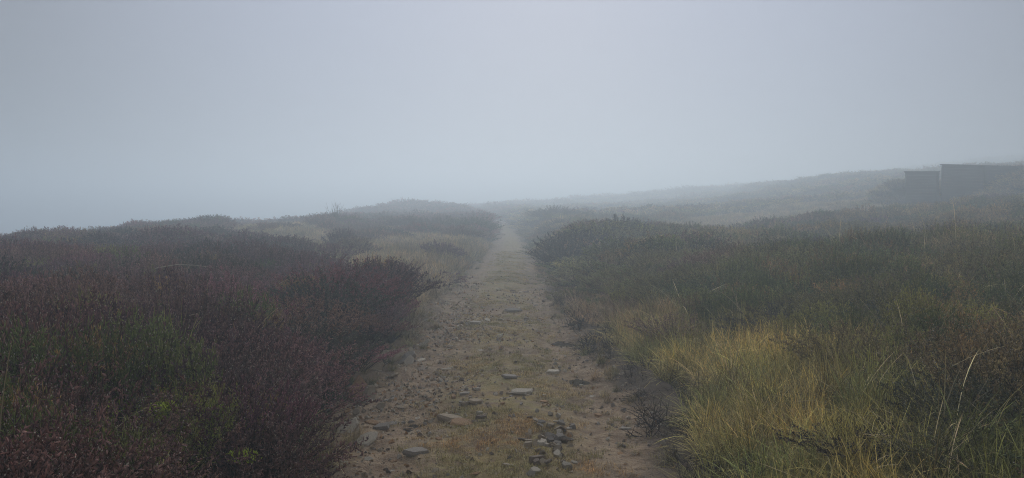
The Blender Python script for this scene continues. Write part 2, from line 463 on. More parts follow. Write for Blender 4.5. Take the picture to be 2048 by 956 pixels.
# ------------------------------------------------------------------ uncountable cover: one object per kind, plants set out on points
def scatter_object(name, geos, pts, rot, scl, tint, var, mat, label, cat):
    """one object that holds its plant shapes and the points they grow on; nodes set one plant on each point"""
    V = []; F = []; at = {k: [] for k in ('tip', 'rnd', 'wood', 'variant')}; n = 0
    for i, g in enumerate(geos):
        v, f, a, b, c = g.arrays()
        V.append(v); F.append(f + n); n += len(v)
        at['tip'].append(a); at['rnd'].append(b); at['wood'].append(c); at['variant'].append(np.full(len(v), i, np.int32))
    k = len(pts); Z = np.zeros(k, np.float32)
    V.append(pts)
    for q in ('tip', 'rnd', 'wood'): at[q].append(Z)
    at['variant'].append(np.full(k, -1, np.int32))
    pad3 = lambda A: np.concatenate([np.zeros((n, 3), np.float32), np.asarray(A, np.float32)])
    me = np_mesh(name, np.concatenate(V), np.concatenate(F), {
        'tip': ('FLOAT', np.concatenate(at['tip'])), 'rnd': ('FLOAT', np.concatenate(at['rnd'])),
        'wood': ('FLOAT', np.concatenate(at['wood'])), 'variant': ('INT', np.concatenate(at['variant']).astype(np.int32)),
        'plant_rotation': ('FLOAT_VECTOR', pad3(rot)), 'plant_scale': ('FLOAT_VECTOR', pad3(scl)), 'tint': ('FLOAT_VECTOR', pad3(tint)),
        'pick': ('INT', np.concatenate([np.zeros(n, np.int32), np.asarray(var, np.int32)]))})
    o = link(name, me, mat); tag(o, label, cat, None, 'stuff')
    ng = bpy.data.node_groups.new(name + '_planting', 'GeometryNodeTree')
    ng.interface.new_socket('Geometry', in_out='INPUT', socket_type='NodeSocketGeometry')
    ng.interface.new_socket('Geometry', in_out='OUTPUT', socket_type='NodeSocketGeometry')
    X = ng.nodes.new; K = ng.links.new
    gi = X('NodeGroupInput'); go = X('NodeGroupOutput')
    def named(nm, ty):
        q = X('GeometryNodeInputNamedAttribute'); q.data_type = ty; q.inputs['Name'].default_value = nm; return q.outputs['Attribute']
    def sep(val):
        cmp_ = X('FunctionNodeCompare'); cmp_.data_type = 'INT'; cmp_.operation = 'EQUAL'
        K(named('variant', 'INT'), cmp_.inputs[2]); cmp_.inputs[3].default_value = val
        s = X('GeometryNodeSeparateGeometry'); s.domain = 'POINT'
        K(gi.outputs[0], s.inputs['Geometry']); K(cmp_.outputs['Result'], s.inputs['Selection']); return s.outputs['Selection']
    join = X('GeometryNodeJoinGeometry')
    # a join lists its inputs last-linked first, so link backwards to keep the order
    for i in reversed(range(len(geos))):
        gti = X('GeometryNodeGeometryToInstance'); K(sep(i), gti.inputs[0]); K(gti.outputs[0], join.inputs[0])
    iop = X('GeometryNodeInstanceOnPoints')
    K(sep(-1), iop.inputs['Points']); K(join.outputs[0], iop.inputs['Instance'])
    iop.inputs['Pick Instance'].default_value = True
    K(named('pick', 'INT'), iop.inputs['Instance Index'])
    e2r = X('FunctionNodeEulerToRotation'); K(named('plant_rotation', 'FLOAT_VECTOR'), e2r.inputs[0])
    K(e2r.outputs[0], iop.inputs['Rotation']); K(named('plant_scale', 'FLOAT_VECTOR'), iop.inputs['Scale'])
    K(iop.outputs['Instances'], go.inputs[0])
    md = o.modifiers.new('planting', 'NODES'); md.node_group = ng
    return o

def inpoly(x, y, poly):
    x = np.asarray(x); y = np.asarray(y); r = np.zeros(x.shape, bool); n = len(poly)
    for i in range(n):
        x1, y1 = poly[i]; x2, y2 = poly[(i + 1) % n]
        c = ((y1 > y) != (y2 > y)) & (x < (x2 - x1) * (y - y1) / (y2 - y1 + 1e-12) + x1)
        r ^= c
    return r
GRASS_L = [(-1.2, 8.8), (-1.2, 20), (-.8, 31), (-1.5, 33.5), (-7, 34.5), (-10, 38), (-11, 47), (-17, 50), (-17, 44), (-14, 34), (-11.5, 28), (-7.8, 22.5), (-4.9, 16.5), (-2.3, 11.8), (-1.75, 10.4)]
GRASS_R = [(5.5, 26), (4.5, 33), (8, 40), (14, 48), (20, 50), (24, 46), (22, 42.5), (20.3, 42), (21.2, 39.7), (23.6, 39.7), (23.6, 36), (19, 35), (15, 33.5), (11, 30), (8.5, 27)]
def warp(x, y, a=.8, s=2.2): return x + fbm(x, y, s, 51) * a * 2, y + fbm(x, y, s, 57) * a * 3
def side_dist(x, y):
    el, er = edges(y); return np.where(x < (el + er) / 2, el - x, x - er)
def pale_grass(x, y):
    xs = np.where(y < 14, .12, .5 + .4 * sstep(14, 30, y))
    wx, wy = x + fbm(x, y, 2.2, 51) * xs * 2, y + fbm(x, y, 2.2, 57) * xs * 2
    extra = (fbm(x, y, 5, 71) + .5 * fbm(x, y, 1.4, 72) > .42) & (y > 13) & (x < 0)
    extra |= (fbm(x, y, 7, 73) > .40) & (y > 30) & (x > 4)
    thin = fbm(x, y, 1.1, 77) > np.where(x > 0, -.6, np.where(y > 14, -.42, -.5))
    return ((inpoly(wx, wy, GRASS_L) | inpoly(wx, wy, GRASS_R)) & thin) | extra
def verge_grass(x, y):
    """yellow-green grass along the right verge, and straw grass further on"""
    d = side_dist(x, y); wd = d + fbm(x, y, .8, 81) * .5
    lim = np.interp(y, [0, 2.5, 5, 7.5, 9, 12, 16, 22], [1.6, 1.7, 1.8, 1.55, 1.1, .75, .5, .3])
    lo = np.interp(y, [0, 4, 5.5, 9, 12], [.25, .22, .32, .25, .1])
    return (x > 0) & (wd > lo) & (wd < lim) & (y < 40)

def blob(x, y, cx, cy, rx, ry): return np.exp(-(((x - cx) / rx) ** 2 + ((y - cy) / ry) ** 2))

def candidates(y0, y1, dens, xm=.86, pad=2.2):
    xmax = xm * y1 + pad
    n = int((y1 - y0) * 2 * xmax * dens)
    x = RNG.uniform(-xmax, xmax, n); y = RNG.uniform(y0, y1, n)
    k = np.abs(x) < xm * y + pad
    return x[k], y[k]

def cushion(x, y, s=1.25, seed=201):
    '''nearest clump centre: distance in clump sizes, and a random number per clump'''
    x = np.asarray(x, float); y = np.asarray(y, float); gx0 = np.floor(x / s); gy0 = np.floor(y / s)
    best = np.full(x.shape, 9.0); idr = np.zeros(x.shape)
    for a in (-1, 0, 1):
        for b in (-1, 0, 1):
            ix, iy = gx0 + a, gy0 + b
            cx = (ix + _hash(ix, iy, seed)) * s; cy = (iy + _hash(ix, iy, seed + 7)) * s
            d_ = np.hypot(x - cx, y - cy) / (s * (.55 + .45 * _hash(ix, iy, seed + 13)))
            m_ = d_ < best; best = np.where(m_, d_, best); idr = np.where(m_, _hash(ix, iy, seed + 19), idr)
    return best, idr
def clump(x, y):
    f1, i1 = cushion(x + fbm(x, y, .5, 211) * .25, y + fbm(x, y, .5, 213) * .25)
    f2, i2 = cushion(x, y, 2.9, 221)
    return f1, i1, f2, i2
# distinct bushes: x, y, spread, height, tint, label  (kept clear of the general cover)
PURPLE = (.142, .080, .090); RED = (.180, .072, .074); BROWN = (.190, .118, .084); OLIVE = (.175, .170, .066); DARK = (.066, .066, .048)
GREEN = (.095, .120, .048); RUST = (.19, .105, .075)
BUSHES = [
 (-1.80, 9.75, .74, .88, (.085, .056, .062), 'tall dark purple heather bush where the left heather bank meets the straw grass'),
 (-2.08, 8.75, .72, .80, (.18, .07, .075), 'reddish purple heather bush bulging from the left bank just before its far corner'),
 (-2.02, 7.75, .68, .72, DARK, 'blackish green heather bush leaning over the slabs halfway along the left bank'),
 (-2.00, 6.85, .62, .60, BROWN, 'brown heather bush overhanging the leaning slabs on the left bank'),
 (-1.76, 5.95, .58, .62, DARK, 'dark heather bush with a shaded bare foot above the lowest slabs, left of the track'),
 (-2.75, 9.9, .7, .60, RED, 'wine red heather bush behind the left bank, next to the straw grass'),
 (-3.3, 11.6, .75, .66, PURPLE, 'purple heather bush on the skyline of the left bank against straw grass'),
 (-4.9, 14.0, .9, .70, BROWN, 'brown heather bush behind the purple one along the diagonal edge of the straw grass'),
 (-7.0, 19.0, 1.1, .74, DARK, 'broad dark heather bush with straw grass curling round its right side'),
 (-9.6, 24.5, 1.4, .80, PURPLE, 'wide domed heather bush in the mist at the head of the left heather bank'),
 (-2.0, 36.2, 1.3, 1.15, DARK, 'rounded heather bush closing in on the left edge of the track in the mist'),
 (-3.6, 37, 1.3, 1.05, (.085, .06, .055), 'brownish heather bush in the misty row left of the track, second from the track'),
 (-5.2, 37.4, 1.3, .98, (.09, .058, .066), 'purplish heather bush in the middle of the misty row left of the track'),
 (-6.8, 37.8, 1.2, .72, PURPLE, 'low heather bush at the outer end of the misty row left of the track'),
 (1.36, 18.6, .76, .98, DARK, 'dark heather bush jutting towards the track from the right, at its narrowest point'),
 (1.8, 20.0, 1.0, 1.08, DARK, 'broad heather bush with a rounded top just behind the one jutting at the track'),
 (2.6, 21.4, 1.05, .98, OLIVE, 'olive topped heather bush crowning the right bank beside the narrow part of the track'),
 (3.35, 22.4, .8, .96, DARK, 'tallest dark heather bush on the right bank, standing out against the fog'),
 (4.25, 23.0, .8, .80, BROWN, 'brown heather bush falling away to the straw coloured hollow'),
 (3.9, 14.2, .6, .62, DARK, 'dark pointed heather bush in front of the straw coloured hollow right of the track'),
 (2.75, 45.5, 1.5, 1.15, DARK, 'faint heather bush in thick mist where the track bends away'),
 (4.6, 50.5, 1.9, 1.0, PURPLE, 'large faint heather dome in thick mist beyond the bend of the track'),
 (2.75, 7.3, .6, .48, DARK, 'dark bluish green heather bush behind the yellow verge grass on the right'),
 (3.5, 6.6, .7, .50, (.08, .095, .065), 'dark green heather bush on the right slope, beside the bluish green one'),
 (3.65, 5.35, .55, .46, RED, 'wine red heather bush on the right slope behind the long arching grass'),
 (4.35, 5.5, .5, .44, RUST, 'pale rusty heather bush beside the wine red one on the right slope'),
 (2.55, 2.85, .42, .36, RUST, 'small dry pinkish heather bush in the bottom right corner'),
 (17.6, 29.5, 1.4, .72, PURPLE, 'dark heather bush standing before the timber screens, overlapping their foot'),
 (15.0, 30.0, 1.0, .72, DARK, 'small dark heather bush between the pale grass and the left timber screen'),
 (13.2, 26.5, 1.2, .80, PURPLE, 'heather bush on the misty right slope below the pale grass knoll'),
]
def near_bush(x, y, k=.62):
    r = np.zeros(np.shape(x), bool)
    for b in BUSHES: r |= ((x - b[0]) ** 2 + (y - b[1]) ** 2) < (b[2] * k) ** 2
    return r
in_butt = lambda x, y: (x > BX0 - .15) & (x < 29) & (np.abs(y - BY) < .45)

def heath_tint(x, y):
    n = len(x); u = fbm(x, y, 1.6, 91); v = fbm(x, y, .7, 95); s = sstep(-.5, 1.5, x)
    P_ = lambda c: np.tile(np.array(c, float), (n, 1))
    mixw = lambda A, B, t: A * (1 - t[:, None]) + B * t[:, None]
    Lc = mixw(P_(PURPLE), P_(RED), sstep(.05, .4, u)); Lc = mixw(Lc, P_(DARK), sstep(.1, .4, -u + .15 * v)); Lc = mixw(Lc, P_(BROWN), sstep(.0, .45, v))
    # left foreground runs to olive and green among the purple
    fg = np.clip(blob(x, y, -2.0, 3.8, 1.3, 1.5) + .7 * blob(x, y, -3.2, 3.6, .8, .7), 0, 1) * sstep(-.25, .2, fbm(x, y, .55, 99) + .12)
    Lc = mixw(Lc, P_(OLIVE), fg * .6)
    Rc = mixw(P_(OLIVE) * .9, P_(GREEN), sstep(-.1, .35, u)); Rc = mixw(Rc, P_(DARK), sstep(.05, .35, -u + .3 * v)); Rc = mixw(Rc, P_((.20, .16, .08)), sstep(.08, .45, v))
    Rc = mixw(Rc, P_(RED), np.clip(blob(x, y, 3.9, 5.3, .9, .5) * 1.2, 0, 1)); Rc = mixw(Rc, P_(BROWN), sstep(9, 22, y) * .7); Rc = mixw(Rc, P_(PURPLE), sstep(18, 40, y) * .5)
    Rc = mixw(Rc, P_((.17, .09, .07)), np.clip(blob(x, y, 28, 38, 6, 5) * 1.5, 0, 1))
    c = mixw(Lc, Rc, s)
    f1, i1, f2, i2 = clump(x, y)
    pal_l = np.array([PURPLE, RED, BROWN, DARK, PURPLE, (.18, .11, .095), DARK, (.155, .082, .083)]); pal_r = 1.15 * np.array([OLIVE, GREEN, (.205, .185, .08), DARK, OLIVE, (.27, .225, .10), GREEN, (.18, .125, .085)])
    own = np.where((s > .5)[:, None], pal_r[(i1 * 7.99).astype(int)], pal_l[(i1 * 7.99).astype(int)])
    c = c * .3 + own * .7
    c = c * (.75 + .5 * i2)[:, None]
    return c * RNG.uniform(.7, 1.35, (n, 1)) * RNG.uniform(.92, 1.08, (n, 3))

rg = np.random.default_rng(11)
# heather shapes: 0-3 near, 4-6 middle, 7-8 far
HG = [heather_geo(rg, 105, 26, .0082, (.04, .085), stem_r=.005, seed_r=.006) for _ in range(2)] + [heather_geo(rg, 95, 26, .0078, (.035, .085), upright=.15, stem_r=.005, seed_r=.006) for _ in range(2)] \
   + [heather_geo(rg, 85, 18, .0135, (.06, .12), seed_r=.010) for _ in range(3)] + [heather_geo(rg, 44, 10, .024, (.10, .2), stem_r=.015, seeds=0) for _ in range(2)]
# the green, upright heath has finer, longer shoots
BG = [heather_geo(rg, 90, 18, .0058, (.05, .11), upright=.55, bare=.25, stem_r=.005, seeds=.09) for _ in range(3)] + [heather_geo(rg, 80, 13, .009, (.06, .13), upright=.5, bare=.25) for _ in range(2)]

def plant(xy, hfun, wfun, keep):
    x, y = xy; k = keep(x, y); return x[k], y[k]

X_, Y_, V_ = [], [], []
for y0, y1, dens, vs in ((.9, 6, 26, (0, 1, 2, 3)), (6, 14, 17, (0, 1, 2, 3)), (14, 45, 6.5, (4, 5, 6)), (45, 95, 1.6, (7, 8)), (95, 170, .55, (7, 8))):
    x, y = candidates(y0, y1, dens)
    X_.append(x); Y_.append(y); V_.append(RNG.choice(vs, len(x)))
x = np.concatenate(X_); y = np.concatenate(Y_); v = np.concatenate(V_)
d = side_dist(x, y)
lo = np.where(x < 0, np.interp(y, [0, 3, 5, 6, 10, 12], [.1, .22, .42, .30, .26, .18]), np.interp(y, [0, 6, 9, 15, 30], [1.1, .75, .6, .25, .12]))
keep = (d > lo + fbm(x, y, .5, 61) * .2) & ~pale_grass(x, y) & ~in_butt(x, y) & ~near_bush(x, y) & (np.hypot(x, y) > 1.5)
keep &= ~(verge_grass(x, y) & (RNG.uniform(0, 1, len(x)) < .88))
hole = fbm(x, y, .8, 65)
keep &= ~((hole < -.50) & (y < 20))
_f = clump(x, y); keep &= ~((np.maximum(_f[0], _f[2] * .98) > .88) & (y < 40) & (RNG.uniform(0, 1, len(x)) < .62))
x, y, v = x[keep], y[keep], v[keep]
# green heath grows among the heather, mostly to the right and in the left foreground
gw = .10 + .55 * sstep(0, 1, x) * sstep(16, 6, y) + .45 * blob(x, y, -2.1, 3.7, 1.3, 1.3) + .1 * sstep(0, 2, x)
isg = (RNG.uniform(0, 1, len(x)) < gw * sstep(-.3, .25, fbm(x, y, 1.1, 67)) * 1.25)
def heights(x, y):
    f1, i1, f2, i2 = clump(x, y)
    dome = np.sqrt(np.clip(1 - np.clip(f1, 0, 1) ** 2, 0, 1)); dome2 = np.sqrt(np.clip(1 - np.clip(f2, 0, 1) ** 2, 0, 1))
    h = .13 + (.17 + .22 * i1) * dome + .34 * dome2 + .18 * fbm(x, y, .6, 64) + .2 * fbm(x, y, 4, 65)
    d_ = side_dist(x, y)
    h = h * np.where(x > 0, .55 + .45 * sstep(.4, 2.2, d_), .75 + .25 * sstep(.2, .9, d_))
    h = h * (1 - .22 * sstep(0, 1, x) * sstep(12, 5, y))
    return np.clip(h, .2, .85) * (1 + .25 * sstep(45, 110, y))
def emit(name, sel, geos, vmap, mat, label, cat, wid, tintf):
    xs, ys, vs = x[sel], y[sel], v[sel]; n = len(xs)
    h = heights(xs, ys) * RNG.uniform(.82, 1.15, n)
    fw = wid * np.interp(ys, [0, 14, 14.01, 45, 45.01, 95, 170], [.42, .45, .62, .70, 1.1, 1.5, 2.6])
    sx = fw * RNG.uniform(.9, 1.35, n)
    h = h * np.interp(ys, [0, 40, 90, 170], [1, 1, 1.1, 1.5])
    z = surf_z(xs, ys) - .02
    rot = np.stack([RNG.normal(0, .12, n), RNG.normal(0, .12, n), RNG.uniform(0, 6.283, n)], 1)
    vv = np.array([vmap[q] for q in vs]) if isinstance(vmap, dict) else vmap(vs)
    scatter_object(name, geos, np.stack([xs, ys, z], 1), rot, np.stack([sx, sx, h], 1), tintf(xs, ys), vv, mat, label, cat)
    return n
n1 = emit('heather', ~isg, HG, {i: i for i in range(9)}, M['heather'], 'dark purple and brown heather covering the moor on both sides of the track', 'heather', 1.0, heath_tint)
def green_tint(x, y):
    n = len(x); u = fbm(x, y, .9, 101)
    A = np.array((.235, .220, .070)); B = np.array((.105, .130, .048)); Cc = np.array((.28, .185, .085))
    t = sstep(-.2, .35, u)[:, None]; c = A * t + B * (1 - t); q = (RNG.uniform(0, 1, n) < .25)[:, None]
    c = np.where(q, Cc, c)
    return c * RNG.uniform(.7, 1.4, (n, 1))
n2 = emit('green_heath', isg, BG, lambda s: np.where(s < 4, s % 3, 3 + s % 2), M['bilberry'], 'low green and olive heath shoots growing through the heather', 'heath', .85, green_tint)

# grass: 0-2 near tufts, 3-4 long arching, 5-6 middle, 7 far
GG = [grass_geo(rg, 150, .0105, 5, 1.2, spread=.22, curve=.9, L0=(.3, 1.0)) for _ in range(3)] + [grass_geo(rg, 13, .0080, 8, .75, spread=.18, curve=1.6, L0=(.6, 1.25)) for _ in range(2)] \
   + [grass_geo(rg, 130, .016, 3, 1.1, spread=.3) for _ in range(2)] + [grass_geo(rg, 60, .05, 2, 1.1, spread=.4)] + [grass_geo(rg, 60, .012, 3, 1.55, spread=.7, curve=.25, L0=(.3, .8), flat=True) for _ in range(2)]
gx_, gy_, gv, gt, gs, gh = [], [], [], [], [], []
def add_grass(x, y, vs, tint, wid, h):
    n = len(x)
    if not n: return
    gx_.append(x); gy_.append(y); gv.append(RNG.choice(vs, n))
    gt.append(tint * RNG.uniform(.6, 1.4, (n, 1)) * RNG.uniform(.92, 1.08, (n, 3))); gs.append(wid * RNG.uniform(.75, 1.25, n)); gh.append(h * RNG.uniform(.75, 1.25, n))
def tile(n, c): return np.tile(np.array(c, float), (n, 1))
STRAW = (.47, .395, .27)
for y0, y1, dens, vs, wd, hh in ((7, 14, 34, (0, 1, 2), .44, .38), (14, 50, 14, (5, 6), .62, .38), (50, 130, 1.8, (7,), 1.3, .6)):
    xx, yy = candidates(y0, y1, dens); k = pale_grass(xx, yy) & (side_dist(xx, yy) > .05) & ~near_bush(xx, yy, .7) & ~in_butt(xx, yy)
    xx, yy = xx[k], yy[k]; t = sstep(-.2, .3, fbm(xx, yy, 1.3, 111))[:, None]
    add_grass(xx, yy, vs, tile(len(xx), STRAW) * t + tile(len(xx), (.34, .28, .16)) * (1 - t), wd, hh)
xx, yy = candidates(1.5, 30, 34); k = verge_grass(xx, yy) & ~near_bush(xx, yy, .6); xx, yy = xx[k], yy[k]
t = sstep(-.25, .25, fbm(xx, yy, .6, 113))[:, None]; far = sstep(7, 10.5, yy)[:, None]
c = (tile(len(xx), (.60, .51, .19)) * t + tile(len(xx), (.26, .27, .088)) * (1 - t)) * (1 - far) + tile(len(xx), (.38, .28, .155)) * far
hv = np.interp(side_dist(xx, yy), [.2, .9, 2], [.30, .44, .48]) * np.interp(yy, [0, 8, 12, 30], [1, 1, .65, .55])
add_grass(xx, yy, (0, 1, 2), c, .46, hv)
# thin grass up through the heather, both sides, near
xx, yy = candidates(1.2, 14, 7.5); k = (side_dist(xx, yy) > .45) & (RNG.uniform(0, 1, len(xx)) < np.where(xx > 0, 1.0, .12 + .5 * blob(xx, yy, -2, 3.5, 1, 1.2)) * np.interp(yy, [5, 14], [1, .5])) & (np.hypot(xx, yy) > 1.6)
xx, yy = xx[k], yy[k]
add_grass(xx, yy, (0, 1, 2), tile(len(xx), (.36, .335, .125)), .42, heights(xx, yy) * .98)
xx, yy = candidates(1.6, 13, 4.2); k = (side_dist(xx, yy) > .5) & (RNG.uniform(0, 1, len(xx)) < np.where(xx > 0, .75 * sstep(-.2, .2, fbm(xx, yy, 1.2, 117)) + .1, .10)) & (np.hypot(xx, yy) > 2.0)
xx, yy = xx[k], yy[k]
add_grass(xx, yy, (3, 4), tile(len(xx), (.55, .48, .28)), .8, heights(xx, yy) * 1.2)
# matted dead litter under the plants and along both feet of the banks
xx, yy = candidates(1.8, 16, 85); dd = side_dist(xx, yy) + fbm(xx, yy, .5, 123) * .25; k = (dd > -.12) & (dd < np.where(xx > 0, .95, .5)) & (RNG.uniform(0, 1, len(xx)) < np.where(xx > 0, 1, .4)); xx, yy = xx[k], yy[k]
tt_ = RNG.uniform(0, 1, (len(xx), 1)) ** 2
add_grass(xx, yy, (8, 9), tile(len(xx), (.12, .088, .062)) * (1 - tt_) + tile(len(xx), (.40, .31, .20)) * tt_, .17, .13)
xx, yy = candidates(2.5, 26, 26); dd = side_dist(xx, yy) + fbm(xx, yy, .45, 127) * .5; k = (dd > -.10) & (dd < .35) & (fbm(xx, yy, .7, 129) > -.02) & (side_dist(xx, yy) > -.3); xx, yy = xx[k], yy[k]
t = RNG.uniform(0, 1, (len(xx), 1)); v_ = (0, 1, 2)
add_grass(xx, yy, v_, tile(len(xx), (.36, .28, .15)) * t + tile(len(xx), (.17, .17, .065)) * (1 - t), .20, .13)
# left foot of the bank: sparse green grass
xx, yy = candidates(2.5, 8.5, 16); dd = side_dist(xx, yy); k = (xx < 0) & (dd > .0) & (dd < .5) & (fbm(xx, yy, .5, 119) > -.1); xx, yy = xx[k], yy[k]
add_grass(xx, yy, (0, 1, 2), tile(len(xx), (.10, .10, .04)), .22, .12)
xx, yy = candidates(9, 60, 7); f1_ = clump(xx, yy)[0]; k = (side_dist(xx, yy) > .4) & (f1_ > .82) & (RNG.uniform(0, 1, len(xx)) < .6) & ~in_butt(xx, yy); xx, yy = xx[k], yy[k]
add_grass(xx, yy, (5, 6), tile(len(xx), (.36, .30, .18)), .5, .36)
# scattered pale bents over the middle distance heather
xx, yy = candidates(13, 45, 2.6); k = (side_dist(xx, yy) > .5) & (fbm(xx, yy, 3, 121) > -.05) & ~pale_grass(xx, yy) & ~in_butt(xx, yy); xx, yy = xx[k], yy[k]
add_grass(xx, yy, (5, 6), tile(len(xx), (.34, .29, .17)), .5, .55)
gx1 = np.concatenate(gx_); gy1 = np.concatenate(gy_); n = len(gx1); gs1 = np.concatenate(gs); gh1 = np.concatenate(gh)
scatter_object('moor_grass', GG, np.stack([gx1, gy1, surf_z(gx1, gy1) - .01], 1),
    np.stack([RNG.normal(0, .15, n), RNG.normal(.05, .15, n), RNG.uniform(0, 6.283, n)], 1), np.stack([gs1, gs1, gh1], 1),
    np.concatenate(gt), np.concatenate(gv), M['grass'], 'straw and yellow-green moor grass along the verges and in the hollows', 'grass')

# leafless heather and litter along the right-hand foot of the bank
TG = [twig_geo(rg) for _ in range(3)]
xx, yy = candidates(2.2, 13, 44); dd = side_dist(xx, yy) + fbm(xx, yy, .4, 131) * .35
k = ((xx > 0) & (dd > .0) & (dd < np.interp(yy, [2, 5, 8, 13], [.5, .42, .4, .25]))) | ((xx < 0) & (dd > .15) & (dd < .55) & (yy > 4.8) & (yy < 10) & (RNG.uniform(0, 1, len(xx)) < .35))
xx, yy = xx[k], yy[k]; n = len(xx); s = RNG.uniform(.10, .36, n)
scatter_object('bare_twigs', TG, np.stack([xx, yy, surf_z(xx, yy) - .01], 1), np.stack([RNG.normal(0, .6, n), RNG.normal(-.2, .6, n), RNG.uniform(0, 6.28, n)], 1),
    np.stack([s * 1.2, s * 1.2, s * .36], 1), tile(n, (.03, .025, .02)), RNG.integers(0, 3, n), M['twig'], 'blackened leafless heather stems trailing at the right edge of the track', 'twigs')

# short turf and dead moss on the crown of the track
SG = [grass_geo(rg, 60, .022, 2, 1.4, spread=.55, curve=.8, L0=(.2, .5)) for _ in range(3)]
xx, yy = candidates(2.4, 30, 300, .12, 1.15); el, er = edges(yy); u = (xx - (el + er) / 2) / ((er - el) / 2)
pr = np.exp(-((u - .08) / .55) ** 4) * sstep(-.22, .05, fbm(xx, yy, .55, 141)) + .16 * sstep(.1, .3, fbm(xx, yy, .4, 142))
for cx, cy, r in ((-.1, 4.75, .3), (.0, 5.2, .25), (.1, 4.35, .3), (-.35, 4.4, .2), (.35, 6.5, .3), (-.25, 10.2, .4)): pr = pr + .9 * blob(xx, yy, cx, cy, r, r * .7)
k = (np.abs(u) < 1.02) & (RNG.uniform(0, 1, len(xx)) < np.clip(pr, 0, 1) * np.interp(yy, [2, 12, 26], [1, .7, .35])); xx, yy = xx[k], yy[k]; n = len(xx)
t = sstep(-.1, .2, fbm(xx, yy, .45, 145))[:, None]; near = sstep(6.5, 4.6, yy)[:, None]
c = tile(n, (.50, .385, .185)) * t + tile(n, (.33, .285, .12)) * (1 - t); c = c * (1 - near * t) + tile(n, (.50, .31, .135)) * near * t
s = RNG.uniform(.04, .095, n)
scatter_object('track_turf', SG, np.stack([xx, yy, path_z(xx, yy) - .002], 1), np.stack([0 * xx, 0 * xx, RNG.uniform(0, 6.28, n)], 1),
    np.stack([s * 1.3, s * 1.3, s], 1), c * RNG.uniform(.75, 1.25, (n, 1)), RNG.integers(0, 3, n), M['grass'], 'short trodden turf and dead moss on the crown of the track', 'turf')

# bright moss cushions under the left foreground heather
def moss_geo(rg):
    g = Geo(); n = 260; az = rg.uniform(0, 6.283, n); r = np.sqrt(rg.uniform(0, 1, n)); p = np.stack([np.cos(az) * r, np.sin(az) * r, .35 * (1 - r * r)], 1)
    spindles(g, p, unit(rg.normal(0, .5, (n, 3)) + np.array([0, 0, 1.])), rg.uniform(.12, .3, n), rg.uniform(.03, .06, n), rg.uniform(0, 1, n)); return g
mx, my, mz = [], [], []
for cx, cy, rr, nn, hz in ((-2.02, 4.05, .22, 60, .34), (-1.72, 4.15, .13, 30, .30), (-2.45, 4.0, .2, 35, .33), (-1.2, 3.25, .08, 12, .18)):
    mx.append(RNG.normal(cx, rr, nn)); my.append(RNG.normal(cy, rr * .9, nn)); mz.append(np.full(nn, hz))
mx = np.concatenate(mx); my = np.concatenate(my); mz = np.concatenate(mz); n = len(mx); s = RNG.uniform(.05, .09, n)
scatter_object('bright_moss', [moss_geo(rg) for _ in range(2)], np.stack([mx, my, ground_z(mx, my) + mz * RNG.uniform(.8, 1.1, n)], 1), np.stack([RNG.normal(0, .3, n), RNG.normal(0, .3, n), RNG.uniform(0, 6, n)], 1),
    np.stack([s, s, s], 1), tile(n, (.30, .34, .045)) * RNG.uniform(.6, 1.3, (n, 1)), RNG.integers(0, 2, n), M['moss'], 'bright yellow-green moss showing through the left foreground heather', 'moss')

# ------------------------------------------------------------------ stones
def stone_mesh(i, flat, seed):
    """angular sandstone: an uneven polygon with broken sides, its top smaller and a little tilted"""
    r = random.Random(seed); bm = bmesh.new(); n = r.choice((5, 6, 7)); off = r.uniform(0, 6.28); asp = r.uniform(.5, .8)
    tx, ty = r.uniform(-.3, .3) * flat, r.uniform(-.3, .3) * flat
    for k in range(n):
        a = off + (k + r.uniform(-.3, .3)) * 6.283 / n; q = r.uniform(.75, 1.05)
        for z, ww in ((-1, r.uniform(.85, 1)), (r.uniform(-.2, .3), 1), (1, r.uniform(.78, .96))):
            X_, Y_ = math.cos(a) * q * ww, math.sin(a) * q * ww * asp
            bm.verts.new((X_, Y_, z * flat + (X_ * tx + Y_ * ty if z > 0 else 0) + r.uniform(-.06, .06) * flat))
    bmesh.ops.convex_hull(bm, input=bm.verts)
    for vtx in [q for q in bm.verts if not q.link_faces]: bm.verts.remove(vtx)
    me = bpy.data.meshes.new('stone'); bm.to_mesh(me); bm.free(); me.materials.append(M['stone']); return me
FLAT = [stone_mesh(i, .12 + .04 * (i % 3), 100 + i) for i in range(9)]
LUMP = [stone_mesh(i, .42 + .05 * (i % 3), 200 + i) for i in range(6)]
STC = [(.42, .325, .215), (.48, .385, .265), (.37, .32, .26), (.47, .28, .14), (.27, .205, .145), (.58, .50, .38)]
def put_stone(x, y, r, flat=True, rot=None, dz=0., tint=None, parent=path, name='stone'):
    o = bpy.data.objects.new(name, random.choice(FLAT if flat else LUMP)); C.objects.link(o)
    o.parent = parent
    z = float(surf_z(np.array([x]), np.array([y]))[0])
    s = r; o.location = (x, y, z + dz - r * .02)
    o.scale = (s * random.uniform(.85, 1.2), s * random.uniform(.8, 1.1), s * random.uniform(.8, 1.2))
    o.rotation_euler = rot or (random.gauss(0, .12), random.gauss(0, .12), random.uniform(0, 6.28))
    t = tint or random.choice(STC); k = random.uniform(.75, 1.15)
    o['tint'] = [t[0] * k, t[1] * k, t[2] * k]
    return o
NST = 0
# rubble heap in the right-hand middle of the track
for k in range(62):
    a = random.gauss(0, 1); yy_ = 4.98 + random.gauss(0, .27); xx_ = .24 + random.gauss(0, .085) + (5 - yy_) * -.08
    put_stone(xx_, yy_, random.uniform(.026, .056), random.random() < .35, (random.uniform(-.6, .6), random.uniform(-.6, .6), random.uniform(0, 6)), random.uniform(0, .025), tint=random.choice(STC[:3] + STC[4:])); NST += 1
